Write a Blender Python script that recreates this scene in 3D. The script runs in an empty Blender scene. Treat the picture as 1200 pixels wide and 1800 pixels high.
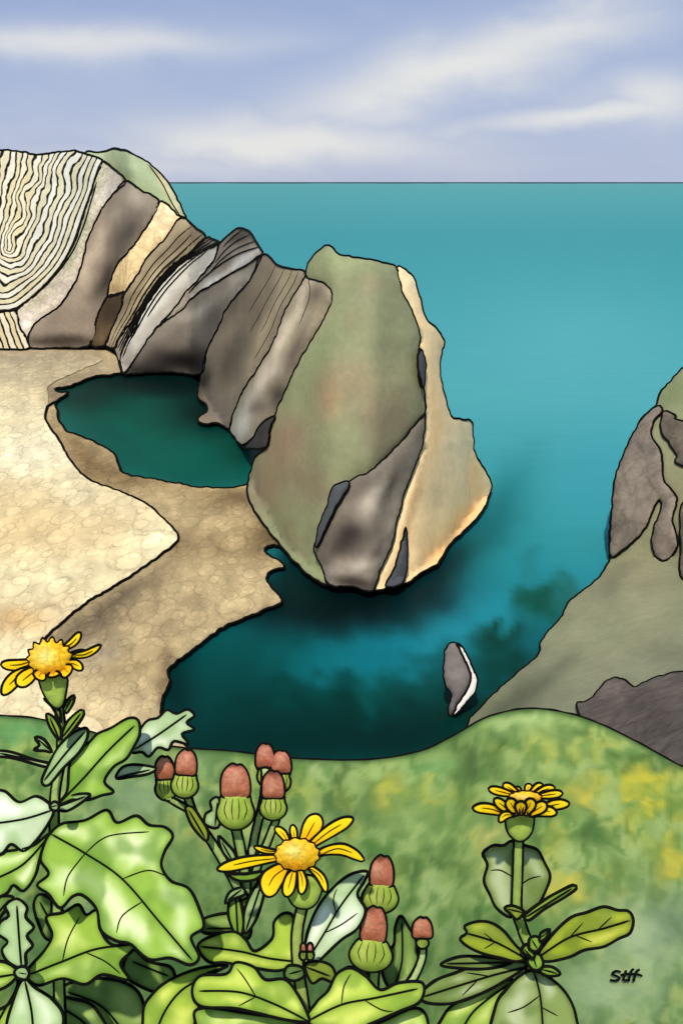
import bpy, math, random
import numpy as np
from mathutils import Vector, noise
from mathutils.geometry import delaunay_2d_cdt
random.seed(4); rng=np.random.default_rng(4)
S=bpy.context.scene; COL=S.collection
F=1930.0; H=30.0; PT=math.atan(580/F); SP,CP=math.sin(PT),math.cos(PT)
LC=np.array([.97,.97,.82])      # pigment balance for faces that look up into the blue sky
# ---------- camera ----------
cd=bpy.data.cameras.new('camera'); cam=bpy.data.objects.new('camera',cd); COL.objects.link(cam); S.camera=cam
cam.location=(0,0,H); cam.rotation_euler=(math.pi/2-PT,0,0)
cd.sensor_fit='VERTICAL'; cd.sensor_height=24; cd.lens=24*F/1800; cd.clip_start=.05; cd.clip_end=300000
def slope(py): b=(900-np.asarray(py,float))/F; return (SP-b*CP)/(CP+b*SP)
def P(px,py,Y):
    px=np.asarray(px,float); b=(900-np.asarray(py,float))/F; Y=np.asarray(Y,float)
    den=CP+b*SP
    return np.stack([Y*(px-600)/F/den, Y+0*px, H-Y*(SP-b*CP)/den],-1)
def planeY(py,z): return (H-z)/np.maximum(slope(py),1e-5)
def s2l(c): c=np.asarray(c,float)/255; return np.where(c<=.04045,c/12.92,((c+.055)/1.055)**2.4)
def nz(px,py,s,seed=0.0):
    return np.array([noise.noise(Vector((a/s,b/s,seed))) for a,b in zip(px,py)])
def fbm(px,py,s,seed=0.0,o=4):
    return np.array([noise.fractal(Vector((a/s,b/s,seed)),1.0,2.0,o) for a,b in zip(px,py)])
def catmull(pts,step,closed=True):
    n=len(pts); out=[]
    rngi=range(n) if closed else range(n-1)
    for i in rngi:
        g=lambda k: np.array(pts[k%n] if closed else pts[min(max(k,0),n-1)],float)
        p0,p1,p2,p3=g(i-1),g(i),g(i+1),g(i+2)
        L=np.linalg.norm(p2-p1); k=max(1,int(round(L/step)))
        for j in range(k):
            t=j/k
            out.append(.5*((2*p1)+(-p0+p2)*t+(2*p0-5*p1+4*p2-p3)*t*t+(-p0+3*p1-3*p2+p3)*t**3))
    if not closed: out.append(np.array(pts[-1],float))
    return np.array(out)
def between(a,b,f,t0=0.,t1=1.,n=9):
    """a bedding line lying between two strata edges"""
    A=catmull(a,3,False); B=catmull(b,3,False)
    return [tuple(A[int(t*(len(A)-1))]*(1-f)+B[int(t*(len(B)-1))]*f) for t in np.linspace(t0,t1,n)]
def jit(a,amp,s=9.0):
    if amp<=0: return a
    o=a.copy()
    for i,(x,y) in enumerate(a):
        v=noise.noise_vector(Vector((x/s,y/s,1.7)))+noise.noise_vector(Vector((x/s/3,y/s/3,5.7)))*.35
        o[i,0]+=v.x*amp*1.6; o[i,1]+=v.y*amp*1.6
    return o
def dist_poly(px,py,line,closed=True):
    A=line; B=np.roll(line,-1,0) if closed else line[1:]
    if not closed: A=line[:-1]
    q=np.stack([px,py],-1); best=np.full(len(px),1e9)
    for a,b in zip(A,B):
        ab=b-a; L=(ab@ab)+1e-9
        t=np.clip(((q-a)@ab)/L,0,1); d=np.linalg.norm(q-(a+t[:,None]*ab),axis=1)
        best=np.minimum(best,d)
    return best
def inside(px,py,poly):
    r=np.zeros(len(px),bool); n=len(poly)
    for i in range(n):
        x1,y1=poly[i]; x2,y2=poly[(i+1)%n]
        if y1==y2: continue
        c=((y1>py)!=(y2>py))&(px<(x2-x1)*(py-y1)/(y2-y1)+x1)
        r^=c
    return r
def paint(base,blobs=(),var=0,vs=40,seed=0.0):
    """soft washes of colour, own tints and painted shading alike: blobs (x,y,rx,ry,rot,rgb,strength)"""
    def fn(px,py,d):
        c=np.tile(np.array(base,float),(len(px),1))
        wx=px+10*nz(px,py,45,seed+3); wy=py+10*nz(px,py,45,seed+9)
        for (x,y,rx,ry,ro,rgb,st) in blobs:
            a=math.radians(ro); dx=wx-x; dy=wy-y
            u=(dx*math.cos(a)+dy*math.sin(a))/rx; v=(-dx*math.sin(a)+dy*math.cos(a))/ry
            w=(st*np.exp(-(u*u+v*v)))[:,None]
            c=c*(1-w)+np.array(rgb,float)*w
        if var:
            n=fbm(px,py,vs,seed)
            c=c*(1+var*n[:,None])
        return np.clip(c,2,250)
    return fn
# ---------- materials ----------
def N(nt,t,**k):
    n=nt.nodes.new(t)
    for a,b in k.items(): setattr(n,a,b)
    return n
def mk(name,kind='rock',scale=1.0,rough=.9,spec=.08,bump=.3,bandalt=None,stretch=(1,1,1)):
    m=bpy.data.materials.new(name); m.use_nodes=True; nt=m.node_tree; L=nt.links
    b=nt.nodes['Principled BSDF']; b.inputs['Roughness'].default_value=rough; b.inputs['Specular IOR Level'].default_value=spec
    at=N(nt,'ShaderNodeAttribute',attribute_name='Col')
    tc=N(nt,'ShaderNodeTexCoord'); mp0=N(nt,'ShaderNodeMapping'); mp0.inputs['Scale'].default_value=stretch; L.new(tc.outputs['Object'],mp0.inputs[0])
    col=at.outputs['Color']; obj=mp0.outputs[0]
    def mul(c,fac_out,lo,hi,f0=0.,f1=1.,smooth=False):
        mr=N(nt,'ShaderNodeMapRange'); mr.inputs['From Min'].default_value=f0; mr.inputs['From Max'].default_value=f1
        if smooth: mr.interpolation_type='SMOOTHSTEP'
        mr.inputs['To Min'].default_value=lo; mr.inputs['To Max'].default_value=hi
        L.new(fac_out,mr.inputs['Value'])
        v=N(nt,'ShaderNodeVectorMath',operation='SCALE'); L.new(c,v.inputs[0]); L.new(mr.outputs[0],v.inputs['Scale']); return v.outputs[0]
    n1=N(nt,'ShaderNodeTexNoise'); n1.inputs['Scale'].default_value=scale; n1.inputs['Detail'].default_value=8; n1.inputs['Roughness'].default_value=.6
    L.new(obj,n1.inputs['Vector'])
    n2=N(nt,'ShaderNodeTexNoise'); n2.inputs['Scale'].default_value=scale*9; n2.inputs['Detail'].default_value=4
    L.new(obj,n2.inputs['Vector'])
    h=n1.outputs['Fac']
    if kind=='rock':
        col=mul(col,n1.outputs['Fac'],.88,1.12,.25,.75); col=mul(col,n2.outputs['Fac'],.94,1.06,.3,.7)
    elif kind=='leaf':
        col=mul(col,n1.outputs['Fac'],.93,1.07,.25,.75); col=mul(col,n2.outputs['Fac'],.97,1.03,.3,.7)
    elif kind in('sand','speckle'):
        sd_=kind=='sand'
        for k,(sc,w,lo) in enumerate(((scale*1.0,.10,.80 if sd_ else .84),(scale*1.7,.12,.80 if sd_ else .88),(scale*.55,.05,.84 if sd_ else .90),(scale*2.9,.1,.84 if sd_ else .95))):
            mp=N(nt,'ShaderNodeVectorMath',operation='ADD'); mp.inputs[1].default_value=(k*13.1,k*7.7,0); L.new(obj,mp.inputs[0])
            dn=N(nt,'ShaderNodeVectorMath',operation='MULTIPLY_ADD'); dn.inputs[1].default_value=((.14 if sd_ else .35)/sc,)*3
            L.new(n2.outputs['Color'],dn.inputs[0]); L.new(mp.outputs[0],dn.inputs[2])
            vc=N(nt,'ShaderNodeTexVoronoi'); vc.inputs['Scale'].default_value=sc; L.new(dn.outputs[0],vc.inputs['Vector'])
            if sd_:
                vc.voronoi_dimensions='2D'
                sx=N(nt,'ShaderNodeSeparateColor'); L.new(vc.outputs['Color'],sx.inputs[0])
                rr=N(nt,'ShaderNodeMath',operation='MULTIPLY_ADD'); rr.inputs[1].default_value=.32; rr.inputs[2].default_value=.13; L.new(sx.outputs[1],rr.inputs[0])
                df=N(nt,'ShaderNodeMath',operation='SUBTRACT'); L.new(vc.outputs['Distance'],df.inputs[0]); L.new(rr.outputs[0],df.inputs[1])
                aa=N(nt,'ShaderNodeMath',operation='ABSOLUTE'); L.new(df.outputs[0],aa.inputs[0])
                col=mul(col,aa.outputs[0],lo,1.02,0.0,.05,True)
                col=mul(col,df.outputs[0],1.07,.98,-.05,.05,True)
                if k==0: h=aa.outputs[0]
            else:
                vo=N(nt,'ShaderNodeTexVoronoi',feature='DISTANCE_TO_EDGE'); vo.inputs['Scale'].default_value=sc
                L.new(dn.outputs[0],vo.inputs['Vector'])
                col=mul(col,vo.outputs['Distance'],lo,1.04,0.0,w)
                sx=N(nt,'ShaderNodeSeparateColor'); L.new(vc.outputs['Color'],sx.inputs[0])
                col=mul(col,sx.outputs[0],.93,1.07)
                if k==0: h=vo.outputs['Distance']
        col=mul(col,n1.outputs['Fac'],.90,1.10,.3,.7)
    bd=N(nt,'ShaderNodeAttribute',attribute_name='band')
    fr=N(nt,'ShaderNodeMath',operation='FRACT'); L.new(bd.outputs['Fac'],fr.inputs[0])
    sb=N(nt,'ShaderNodeMath',operation='SUBTRACT'); sb.inputs[1].default_value=.5; L.new(fr.outputs[0],sb.inputs[0])
    ab=N(nt,'ShaderNodeMath',operation='ABSOLUTE'); L.new(sb.outputs[0],ab.inputs[0])
    nv=N(nt,'ShaderNodeMapRange'); nv.inputs['From Min'].default_value=.35; nv.inputs['From Max'].default_value=.65; nv.inputs['To Min'].default_value=-.045; nv.inputs['To Max'].default_value=.045
    L.new(n2.outputs['Fac'],nv.inputs['Value'])
    a2=N(nt,'ShaderNodeMath',operation='ADD'); L.new(ab.outputs[0],a2.inputs[0]); L.new(nv.outputs[0],a2.inputs[1])
    mr=N(nt,'ShaderNodeMapRange',interpolation_type='SMOOTHSTEP'); mr.inputs['From Min'].default_value=.31; mr.inputs['From Max'].default_value=.39
    L.new(a2.outputs[0],mr.inputs['Value'])
    if bandalt:
        hf=N(nt,'ShaderNodeMath',operation='MULTIPLY'); hf.inputs[1].default_value=.5; L.new(bd.outputs['Fac'],hf.inputs[0])
        f2=N(nt,'ShaderNodeMath',operation='FRACT'); L.new(hf.outputs[0],f2.inputs[0])
        gt=N(nt,'ShaderNodeMath',operation='GREATER_THAN'); gt.inputs[1].default_value=.5; L.new(f2.outputs[0],gt.inputs[0])
        ma=N(nt,'ShaderNodeMix',data_type='RGBA',blend_type='MULTIPLY'); ma.inputs[7].default_value=(*bandalt,1)
        L.new(gt.outputs[0],ma.inputs[0]); L.new(col,ma.inputs[6]); col=ma.outputs[2]
    mx=N(nt,'ShaderNodeMix',data_type='RGBA'); mx.inputs[7].default_value=(.014,.012,.010,1)
    L.new(mr.outputs[0],mx.inputs[0]); L.new(col,mx.inputs[6]); L.new(mx.outputs[2],b.inputs['Base Color'])
    bp=N(nt,'ShaderNodeBump'); bp.inputs['Strength'].default_value=bump; bp.inputs['Distance'].default_value=.3/scale
    L.new(h,bp.inputs['Height']); L.new(bp.outputs[0],b.inputs['Normal'])
    return m
M_line=bpy.data.materials.new('dark_edge'); M_line.use_nodes=True
_b=M_line.node_tree.nodes['Principled BSDF']; _b.inputs['Base Color'].default_value=(.006,.006,.005,1); _b.inputs['Roughness'].default_value=.95; _b.inputs['Specular IOR Level'].default_value=.05
M_rock=mk('weathered_rock','rock',.22,bump=.10)
M_fold=mk('folded_limestone','rock',.12,bump=.06,bandalt=(.92,.87,.70))
M_speck=mk('speckled_limestone','speckle',.55,bump=.10)
M_cobble=mk('cracked_rock','speckle',.42,bump=.12)
M_sand=mk('shell_sand','sand',.36,bump=.02,stretch=(1,.45,1))
M_shing=mk('wet_shingle','sand',.50,bump=.03,stretch=(1,.5,1))
M_leaf=mk('leaf_skin','leaf',14,bump=.03)
M_petal=mk('petal_skin','leaf',25,bump=.03)
M_disc=mk('floret_disc','speckle',160,bump=.2)
M_bud=mk('bud_skin','leaf',60,bump=.06)
M_grass=mk('grass_turf','leaf',5,bump=.05)
# ---------- mesh helpers ----------
def link(name,verts,faces,mats,parent,cols=None,band=None,midx=None,origin=(0,0,0),sharp=None):
    me=bpy.data.meshes.new(name); v=np.asarray(verts)-np.asarray(origin)
    me.from_pydata(v.tolist(),[],faces)
    for m in mats: me.materials.append(m)
    if midx is not None: me.polygons.foreach_set('material_index',midx)
    me.polygons.foreach_set('use_smooth',[True]*len(me.polygons))
    if cols is not None:
        a=me.color_attributes.new('Col','FLOAT_COLOR','POINT'); a.data.foreach_set('color',np.c_[cols,np.ones(len(cols))].ravel())
    bnd=me.attributes.new('band','FLOAT','POINT'); bnd.data.foreach_set('value',(band if band is not None else np.full(len(v),.5)).ravel())
    me.update()
    if sharp: me.set_sharp_from_angle(angle=math.radians(sharp))
    o=bpy.data.objects.new(name,me); COL.objects.link(o)
    if parent is not None: o.parent=parent
    return o
CAM=np.array([0,0,H])
def tube(pts,rad,closed=False,n=6):
    pts=np.asarray(pts); k=len(pts); rad=np.broadcast_to(rad,(k,))
    if closed: T=np.roll(pts,-1,0)-np.roll(pts,1,0)
    else: T=np.gradient(pts,axis=0)
    T/=np.linalg.norm(T,axis=1)[:,None]+1e-12
    R=pts-CAM; R/=np.linalg.norm(R,axis=1)[:,None]
    A=np.cross(T,R); A/=np.linalg.norm(A,axis=1)[:,None]+1e-9; B=np.cross(T,A)
    V=[]; Fc=[]
    for j in range(n):
        t=2*math.pi*j/n; V.append(pts+rad[:,None]*(A*math.cos(t)+B*math.sin(t)))
    V=np.stack(V,1).reshape(-1,3)
    for i in range(k if closed else k-1):
        i2=(i+1)%k
        for j in range(n):
            j2=(j+1)%n; Fc.append((i*n+j,i*n+j2,i2*n+j2,i2*n+j))
    return V,Fc
def relief(name,parent,poly,D,mat,col,step=6,bulge=0,bw=20,thick=5,lw=2.2,jt=0,band=None,origin=(0,0,0),gain=.8,rough=0,rs=20,mirror=False,lines=(),edge_dark=0,edge_w=8):
    """a solid piece of rock, leaf, etc. cut to an outline; the outline's dark edge is a real rounded rim"""
    B=jit(catmull(poly,min(step,5)),jt)
    x0,y0=B.min(0); x1,y1=B.max(0)
    gx,gy=np.meshgrid(np.arange(x0,x1,step),np.arange(y0,y1,step)); gx=gx.ravel()+rng.uniform(-.3,.3,gx.size)*step; gy=gy.ravel()+rng.uniform(-.3,.3,gy.size)*step
    k=inside(gx,gy,B); gx,gy=gx[k],gy[k]
    if len(gx):
        dd=dist_poly(gx,gy,B); k=dd>step*.45; gx,gy=gx[k],gy[k]
    pts=[Vector(p) for p in B]+[Vector(p) for p in zip(gx,gy)]
    nb=len(B)
    ov,oe,of,*_=delaunay_2d_cdt(pts,[(i,(i+1)%nb) for i in range(nb)],[],1,1e-4)
    q=np.array([tuple(v) for v in ov]); px,py=q[:,0],q[:,1]
    d=dist_poly(px,py,B)
    t=np.clip(d/bw,0,1); prof=np.sqrt(1-(1-t)**2)
    Y0=D(px,py); Yf=Y0-bulge*prof
    if rough: Yf=Yf-rough*fbm(px,py,rs,3.3)*np.clip(d/6,0,1)
    Yb=(Y0+bulge*prof+thick) if mirror else np.maximum(Y0,Yf)+thick
    Vf=P(px,py,Yf); Vb=P(px,py,Yb)
    n=len(q)
    tr=[]
    for f in of:
        f=tuple(f); a,b,c=q[f[0]],q[f[1]],q[f[2]]
        ar=(b[0]-a[0])*(c[1]-a[1])-(b[1]-a[1])*(c[0]-a[0])
        tr.append(f if ar<0 else f[::-1])
    ec={}
    for f in tr:
        for i in range(len(f)): ec[(f[i],f[(i+1)%len(f)])]=1
    side=[(a,a+n,b+n,b) for (a,b) in ec if (b,a) not in ec]
    faces=tr+[tuple(i+n for i in f[::-1]) for f in tr]+[s[::-1] for s in side]
    C=col(px,py,d)
    if edge_dark: w=(edge_dark*np.exp(-(d/edge_w)**2))[:,None]; C=C*(1-w)
    C=s2l(C)*gain
    bnd=band(px,py) if band else np.full(n,.5)
    V=[Vf,Vb]; CC=[C,C*.8]; BB=[bnd,np.full(n,.5)]; mi=[0]*len(faces); off=2*n
    def addt(line2,closed,w,lift=0.0):
        nonlocal off
        lx,ly=line2[:,0],line2[:,1]
        dl=dist_poly(lx,ly,B) if not closed else np.zeros(len(lx))
        tt=np.clip(dl/bw,0,1); yy=D(lx,ly)-bulge*np.sqrt(1-(1-tt)**2)
        if rough and not closed: yy=yy-rough*fbm(lx,ly,rs,3.3)*np.clip(dl/6,0,1)
        pp=P(lx,ly,yy*(1-lift)); rad=w*np.linalg.norm(pp-CAM,axis=1)/F
        if not closed: rad=rad*np.minimum(1,.35+np.minimum(np.arange(len(pp)),np.arange(len(pp))[::-1])/4.)
        v,f=tube(pp,rad,closed)
        V.append(v); CC.append(np.full((len(v),3),.02)); BB.append(np.full(len(v),.5))
        faces.extend([tuple(i+off for i in g) for g in f]); mi.extend([1]*len(f)); off+=len(v)
    if lw:
        vary=lw*(1+.2*nz(B[:,0],B[:,1],28,8.8))
        addt(B,True,vary)
    for l in lines:
        lp,w=l; c=catmull(lp,5,False)
        if len(c)>1: addt(c,False,w,.0006)
    return link(name,np.concatenate(V),faces,[mat,M_line],parent,np.concatenate(CC),np.concatenate(BB),mi,origin,sharp=50)
def tag(o,label,cat,group=None,kind=None):
    o['label']=label; o['category']=cat
    if group: o['group']=group
    if kind: o['kind']=kind
def thing(name,label,cat,loc=(0,0,0),group=None,kind=None):
    o=bpy.data.objects.new(name,None); COL.objects.link(o); o.location=loc; o.empty_display_size=.1
    tag(o,label,cat,group,kind); return o
# ================= SEA =================
rows=np.concatenate([320.0+np.array([.25,.5,.9,1.4,1.9,2.4,3,4,5.5,8,12,17]),np.arange(344,1700,8)])
cols_=np.arange(-1500,2701,10.)
gx,gy=np.meshgrid(cols_,rows); px=gx.ravel(); py=gy.ravel()
V=P(px,py,planeY(py,0))
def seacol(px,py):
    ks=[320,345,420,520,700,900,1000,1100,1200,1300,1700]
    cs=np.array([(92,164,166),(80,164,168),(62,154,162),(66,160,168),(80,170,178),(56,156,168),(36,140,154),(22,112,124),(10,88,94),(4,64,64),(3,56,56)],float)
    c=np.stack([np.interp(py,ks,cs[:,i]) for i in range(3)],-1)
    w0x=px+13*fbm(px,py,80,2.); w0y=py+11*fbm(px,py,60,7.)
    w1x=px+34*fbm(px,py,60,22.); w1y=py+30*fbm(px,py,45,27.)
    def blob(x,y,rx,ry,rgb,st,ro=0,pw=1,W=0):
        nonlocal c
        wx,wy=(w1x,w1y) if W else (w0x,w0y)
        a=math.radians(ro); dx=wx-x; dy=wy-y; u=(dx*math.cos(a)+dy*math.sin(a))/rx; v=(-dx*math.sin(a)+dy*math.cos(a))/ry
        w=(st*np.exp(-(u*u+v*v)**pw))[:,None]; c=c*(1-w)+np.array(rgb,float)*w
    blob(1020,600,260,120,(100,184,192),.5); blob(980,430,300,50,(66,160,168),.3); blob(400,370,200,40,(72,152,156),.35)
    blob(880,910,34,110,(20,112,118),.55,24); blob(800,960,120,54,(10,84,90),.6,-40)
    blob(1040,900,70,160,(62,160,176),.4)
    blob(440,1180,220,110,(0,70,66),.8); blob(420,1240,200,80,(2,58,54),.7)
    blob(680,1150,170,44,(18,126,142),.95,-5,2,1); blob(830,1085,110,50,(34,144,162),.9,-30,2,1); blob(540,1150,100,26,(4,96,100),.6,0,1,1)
    blob(610,1050,200,64,(5,22,24),.99,-4,2); blob(520,1010,50,70,(4,36,36),.9); blob(760,1010,90,40,(4,40,44),.9,-38,1.5)  # shadow below the headland, painted into the water colour
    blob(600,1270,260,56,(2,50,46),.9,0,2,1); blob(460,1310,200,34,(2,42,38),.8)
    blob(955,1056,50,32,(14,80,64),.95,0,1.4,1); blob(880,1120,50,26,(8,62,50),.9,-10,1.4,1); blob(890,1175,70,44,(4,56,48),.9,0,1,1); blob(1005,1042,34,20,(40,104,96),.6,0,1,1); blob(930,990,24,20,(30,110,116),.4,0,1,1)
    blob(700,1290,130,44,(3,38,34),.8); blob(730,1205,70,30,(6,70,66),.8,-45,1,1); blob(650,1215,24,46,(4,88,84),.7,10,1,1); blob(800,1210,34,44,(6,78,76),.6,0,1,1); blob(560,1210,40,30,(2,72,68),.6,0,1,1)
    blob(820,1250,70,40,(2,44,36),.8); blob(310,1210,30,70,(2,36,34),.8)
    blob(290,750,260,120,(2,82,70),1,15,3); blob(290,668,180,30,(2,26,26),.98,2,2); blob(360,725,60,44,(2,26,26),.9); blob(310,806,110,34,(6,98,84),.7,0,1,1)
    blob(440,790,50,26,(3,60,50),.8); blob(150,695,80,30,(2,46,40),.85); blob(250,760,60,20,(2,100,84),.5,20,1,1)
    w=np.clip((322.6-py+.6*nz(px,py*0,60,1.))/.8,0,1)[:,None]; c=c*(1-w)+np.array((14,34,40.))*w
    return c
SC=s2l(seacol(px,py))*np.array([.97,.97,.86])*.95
nr,nc=len(rows),len(cols_)
faces=[(i*nc+j,(i+1)*nc+j,(i+1)*nc+j+1,i*nc+j+1) for i in range(nr-1) for j in range(nc-1)]
M_sea=bpy.data.materials.new('sea_water'); M_sea.use_nodes=True; nt=M_sea.node_tree; L=nt.links
b=nt.nodes['Principled BSDF']; b.inputs['Roughness'].default_value=.5; b.inputs['Specular IOR Level'].default_value=.02
at=N(nt,'ShaderNodeAttribute',attribute_name='Col'); tc=N(nt,'ShaderNodeTexCoord')
mp=N(nt,'ShaderNodeMapping'); mp.inputs['Scale'].default_value=(.10,.35,1); L.new(tc.outputs['Object'],mp.inputs[0])
n1=N(nt,'ShaderNodeTexNoise'); n1.inputs['Scale'].default_value=1.; n1.inputs['Detail'].default_value=7; n1.inputs['Roughness'].default_value=.6; L.new(mp.outputs[0],n1.inputs['Vector'])
mr=N(nt,'ShaderNodeMapRange'); mr.inputs['From Min'].default_value=.3; mr.inputs['From Max'].default_value=.7; mr.inputs['To Min'].default_value=.97; mr.inputs['To Max'].default_value=1.03; L.new(n1.outputs['Fac'],mr.inputs['Value'])
v=N(nt,'ShaderNodeVectorMath',operation='SCALE'); L.new(at.outputs['Color'],v.inputs[0]); L.new(mr.outputs[0],v.inputs['Scale']); L.new(v.outputs[0],b.inputs['Base Color'])
bp=N(nt,'ShaderNodeBump'); bp.inputs['Strength'].default_value=.04; bp.inputs['Distance'].default_value=.3; L.new(n1.outputs['Fac'],bp.inputs['Height']); L.new(bp.outputs[0],b.inputs['Normal'])
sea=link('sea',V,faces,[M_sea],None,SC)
tag(sea,'calm teal sea reaching the horizon, turning dark green in the coves','sea',kind='structure')
# ================= BEACH =================
def flat(z): return lambda px,py: planeY(py,z)
shore=[(213,655),(185,660),(160,665),(125,678),(97,684),(106,690),(120,690),(108,700),(98,706),(100,722),(106,742),(122,760),(150,770),(182,785),(203,800),(210,820),(218,832),(260,840),(310,850),(360,857),(410,857),(435,852)]
shing=[(-500,606),(0,614),(60,609),(130,611),(185,613),(206,628)]+shore+[(455,840),(520,900),(560,960),(497,960),(480,958),(466,965),(470,975),(486,983),(499,997),(478,1003),(470,1012),(474,1028),(488,1043),(494,1058),(462,1074),(412,1094),(370,1118),(332,1148),(296,1178),(299,1200),(285,1228),(284,1262),(300,1400),(-500,1500)]
sh=relief('shingle_beach',None,shing,flat(.3),M_shing,
  paint((190,166,128),[(20,640,300,34,0,(166,150,130),.9),(110,690,70,20,-10,(116,100,84),.7),(150,800,80,28,45,(120,96,66),.85),(230,840,120,20,5,(124,102,72),.7),(400,880,60,20,0,(100,80,56),.8),(330,900,120,26,0,(180,158,124),.6),(478,940,40,60,40,(90,72,50),.85),(420,1010,100,40,0,(196,172,134),.7),(380,960,40,20,20,(136,114,84),.6),(150,1110,100,28,-32,(106,90,74),.9),(220,1045,90,20,-32,(106,90,72),.8),(305,955,40,24,0,(118,98,72),.8),(230,1180,90,60,0,(168,142,104),.6),(180,1150,40,24,-20,(150,134,118),.6),(200,1260,110,50,0,(210,184,146),.6),(90,1240,120,60,0,(216,194,152),.6),(320,1080,80,30,-30,(164,142,110),.6),(430,1100,60,12,-25,(88,72,54),.75),(292,1200,16,60,0,(104,84,60),.75)],.14,26),
  step=8,thick=2,lw=2.4,jt=1.6,gain=LC*1.10)
tag(sh,'wet brown pebble beach curling round the dark green cove','beach',kind='structure')
dry=[(-500,662),(-100,672),(-60,690),(0,700),(60,704),(98,706),(84,714),(80,730),(88,750),(104,774),(118,800),(150,838),(200,860),(250,880),(288,912),(313,940),(306,958),(262,990),(205,1028),(152,1060),(112,1092),(84,1118),(60,1150),(70,1200),(110,1240),(150,1258),(185,1290),(180,1420),(-500,1500)]
ds=relief('sand',None,[(-500,622),(0,622),(90,618),(150,622),(180,632),(150,646),(110,664),(84,680),(86,690),(84,714)]+dry[7:],lambda px,py:planeY(py,.42),M_sand,
  paint((230,208,170),[(60,624,300,28,0,(166,150,130),1.0),(30,660,220,20,3,(184,166,140),.9),(110,690,50,40,0,(156,138,112),.7),(20,715,140,20,8,(206,188,158),.6),(110,760,60,30,50,(236,222,190),.6),(60,800,120,50,0,(238,228,202),.7),(50,935,130,70,0,(224,190,138),.6),(180,940,70,40,0,(216,190,150),.6),(285,945,50,30,0,(240,224,190),.8),(90,1010,120,40,0,(236,218,180),.7),(30,1090,60,24,0,(198,156,106),.8),(100,1060,50,14,-30,(200,174,136),.6),(20,1200,110,60,0,(236,216,176),.8),(200,880,60,14,25,(214,196,164),.6),(130,870,40,20,0,(206,192,168),.5),(10,860,40,30,0,(214,186,146),.5)],.10,24,2.),
  step=8,thick=1,lw=0,jt=1.2,gain=LC*1.12)
ed=jit(catmull([(98,706)]+dry[6:25],5,False),1.2); pp=P(ed[:,0],ed[:,1],planeY(ed[:,1],.42)); v,f=tube(pp,2.3*np.linalg.norm(pp-CAM,axis=1)/F*(1+.2*nz(ed[:,0],ed[:,1],28,8.)))
bk=link('bank_edge',v,f,[M_line],ds)
tag(ds,'pale golden sand bank at the left above the wet pebble beach','sand',kind='structure')
# ================= CLIFFS =================
Wx=[-500,0,195,222,345,380,402,425,440,500,578,655,740,800,861,950]
Wy=[606,612,616,655,658,742,755,786,852,962,1028,1038,1005,945,862,850]
def Drock(k=.42,shift=0):
    def fn(px,py):
        acc=0
        for o in (-14,-7,0,7,14): acc=acc+planeY(np.interp(px+o,Wx,Wy),.4)
        Y0=acc/5
        Y=(Y0+k*H)/(1+k*slope(py))
        return np.minimum(Y,planeY(py,.46)*.999)+shift
    return fn
DR=Drock()
c1=[(182,283),(172,305),(160,340),(147,380),(132,425),(108,468),(72,510),(30,543),(0,548)]
c2=[(222,318),(203,338),(182,365),(163,400),(150,440),(136,490),(108,535),(66,566),(52,588),(50,610)]
c3=[(280,355),(264,390),(236,430),(206,466),(196,495),(190,522),(172,556),(160,606)]
c4=[(326,385),(312,388),(292,418),(262,450),(238,488),(218,520),(212,545),(196,580),(186,606)]
c5=[(362,418),(330,446),(292,478),(262,515),(238,556),(214,590),(203,612)]
c5b=[(387,428),(360,440),(322,462),(288,496),(262,530),(238,575),(218,612),(212,636),(216,656)]
c6=[(385,428),(378,455),(352,488),(326,515),(304,545),(286,565),(260,596),(236,636),(218,657)]
c7=[(461,447),(440,462),(408,480),(380,497),(348,516),(318,546),(286,568)]
c8=[(461,447),(440,490),(402,538),(382,580),(366,612),(354,656)]
c9=[(536,478),(528,500),(502,545),(486,590),(460,636),(432,680),(412,722),(405,754)]
c10=[(541,489),(560,494),(578,504),(584,528),(572,556),(560,578),(545,602),(528,632),(512,664),(498,696),(480,735)]
fc=thing('folded_cliff','striped limestone cliff with swirling folded strata at the far left','cliff',(-60,205,0),kind='structure')
OR=np.array((-60,205,0))
def rk(par,org,name,poly,col,**k):  # col holds rock tints plus light and dark shading painted onto the bands
    kw=dict(step=6,bulge=.4,bw=12,thick=14,lw=2.1,jt=1.3,gain=1.2,rough=.2,rs=34,origin=org); kw.update(k)
    D=kw.pop('D',DR); mat=kw.pop('mat',M_rock)
    return relief(name,par,poly,D,mat,col,**kw)
rk(fc,OR,'grassy_top',[(150,275),(178,268),(205,262),(232,270),(258,285),(282,305),(300,328),(314,355),(326,386),(300,400),(200,360)],
   paint((158,170,128),[(215,285,50,16,25,(174,182,142),.6),(306,345,10,46,-25,(222,202,156),.95),(282,305,34,7,42,(216,190,142),.9),(240,320,40,14,35,(140,154,112),.6)],.05),
   D=Drock(.42,9),lines=[([(262,290),(285,322),(302,356),(320,384)],1.)],bulge=2,bw=40,gain=1.1)
core=catmull([(92,225),(76,262),(60,305),(46,350),(32,392),(16,434)],5,False); c1c=catmull(c1,6,False); lfc=catmull([(-60,240),(-54,380),(-46,470),(-28,530),(0,549)],8,False)
def foldband(px,py):
    sw=np.clip((px-60)/60,0,1)*np.exp(-((py-325)/60)**2)
    wx=px+11*nz(px,py,40,4.)+6*nz(px,py,17,6.)+2*nz(px,py,7,8.)+13*sw*np.sin((py-270)/16.); wy=py+9*nz(px,py,34,14.)+3*nz(px,py,12,17.)
    d0=dist_poly(wx,wy,core,False); d1=np.minimum(dist_poly(px,py,c1c,False),dist_poly(px,py,lfc,False))
    t=d0/(d0+d1+1e-6)
    return t*10.8+.42+.7*nz(px,py,60,40.)*np.sin(np.pi*np.clip(t,0,1))
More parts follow.
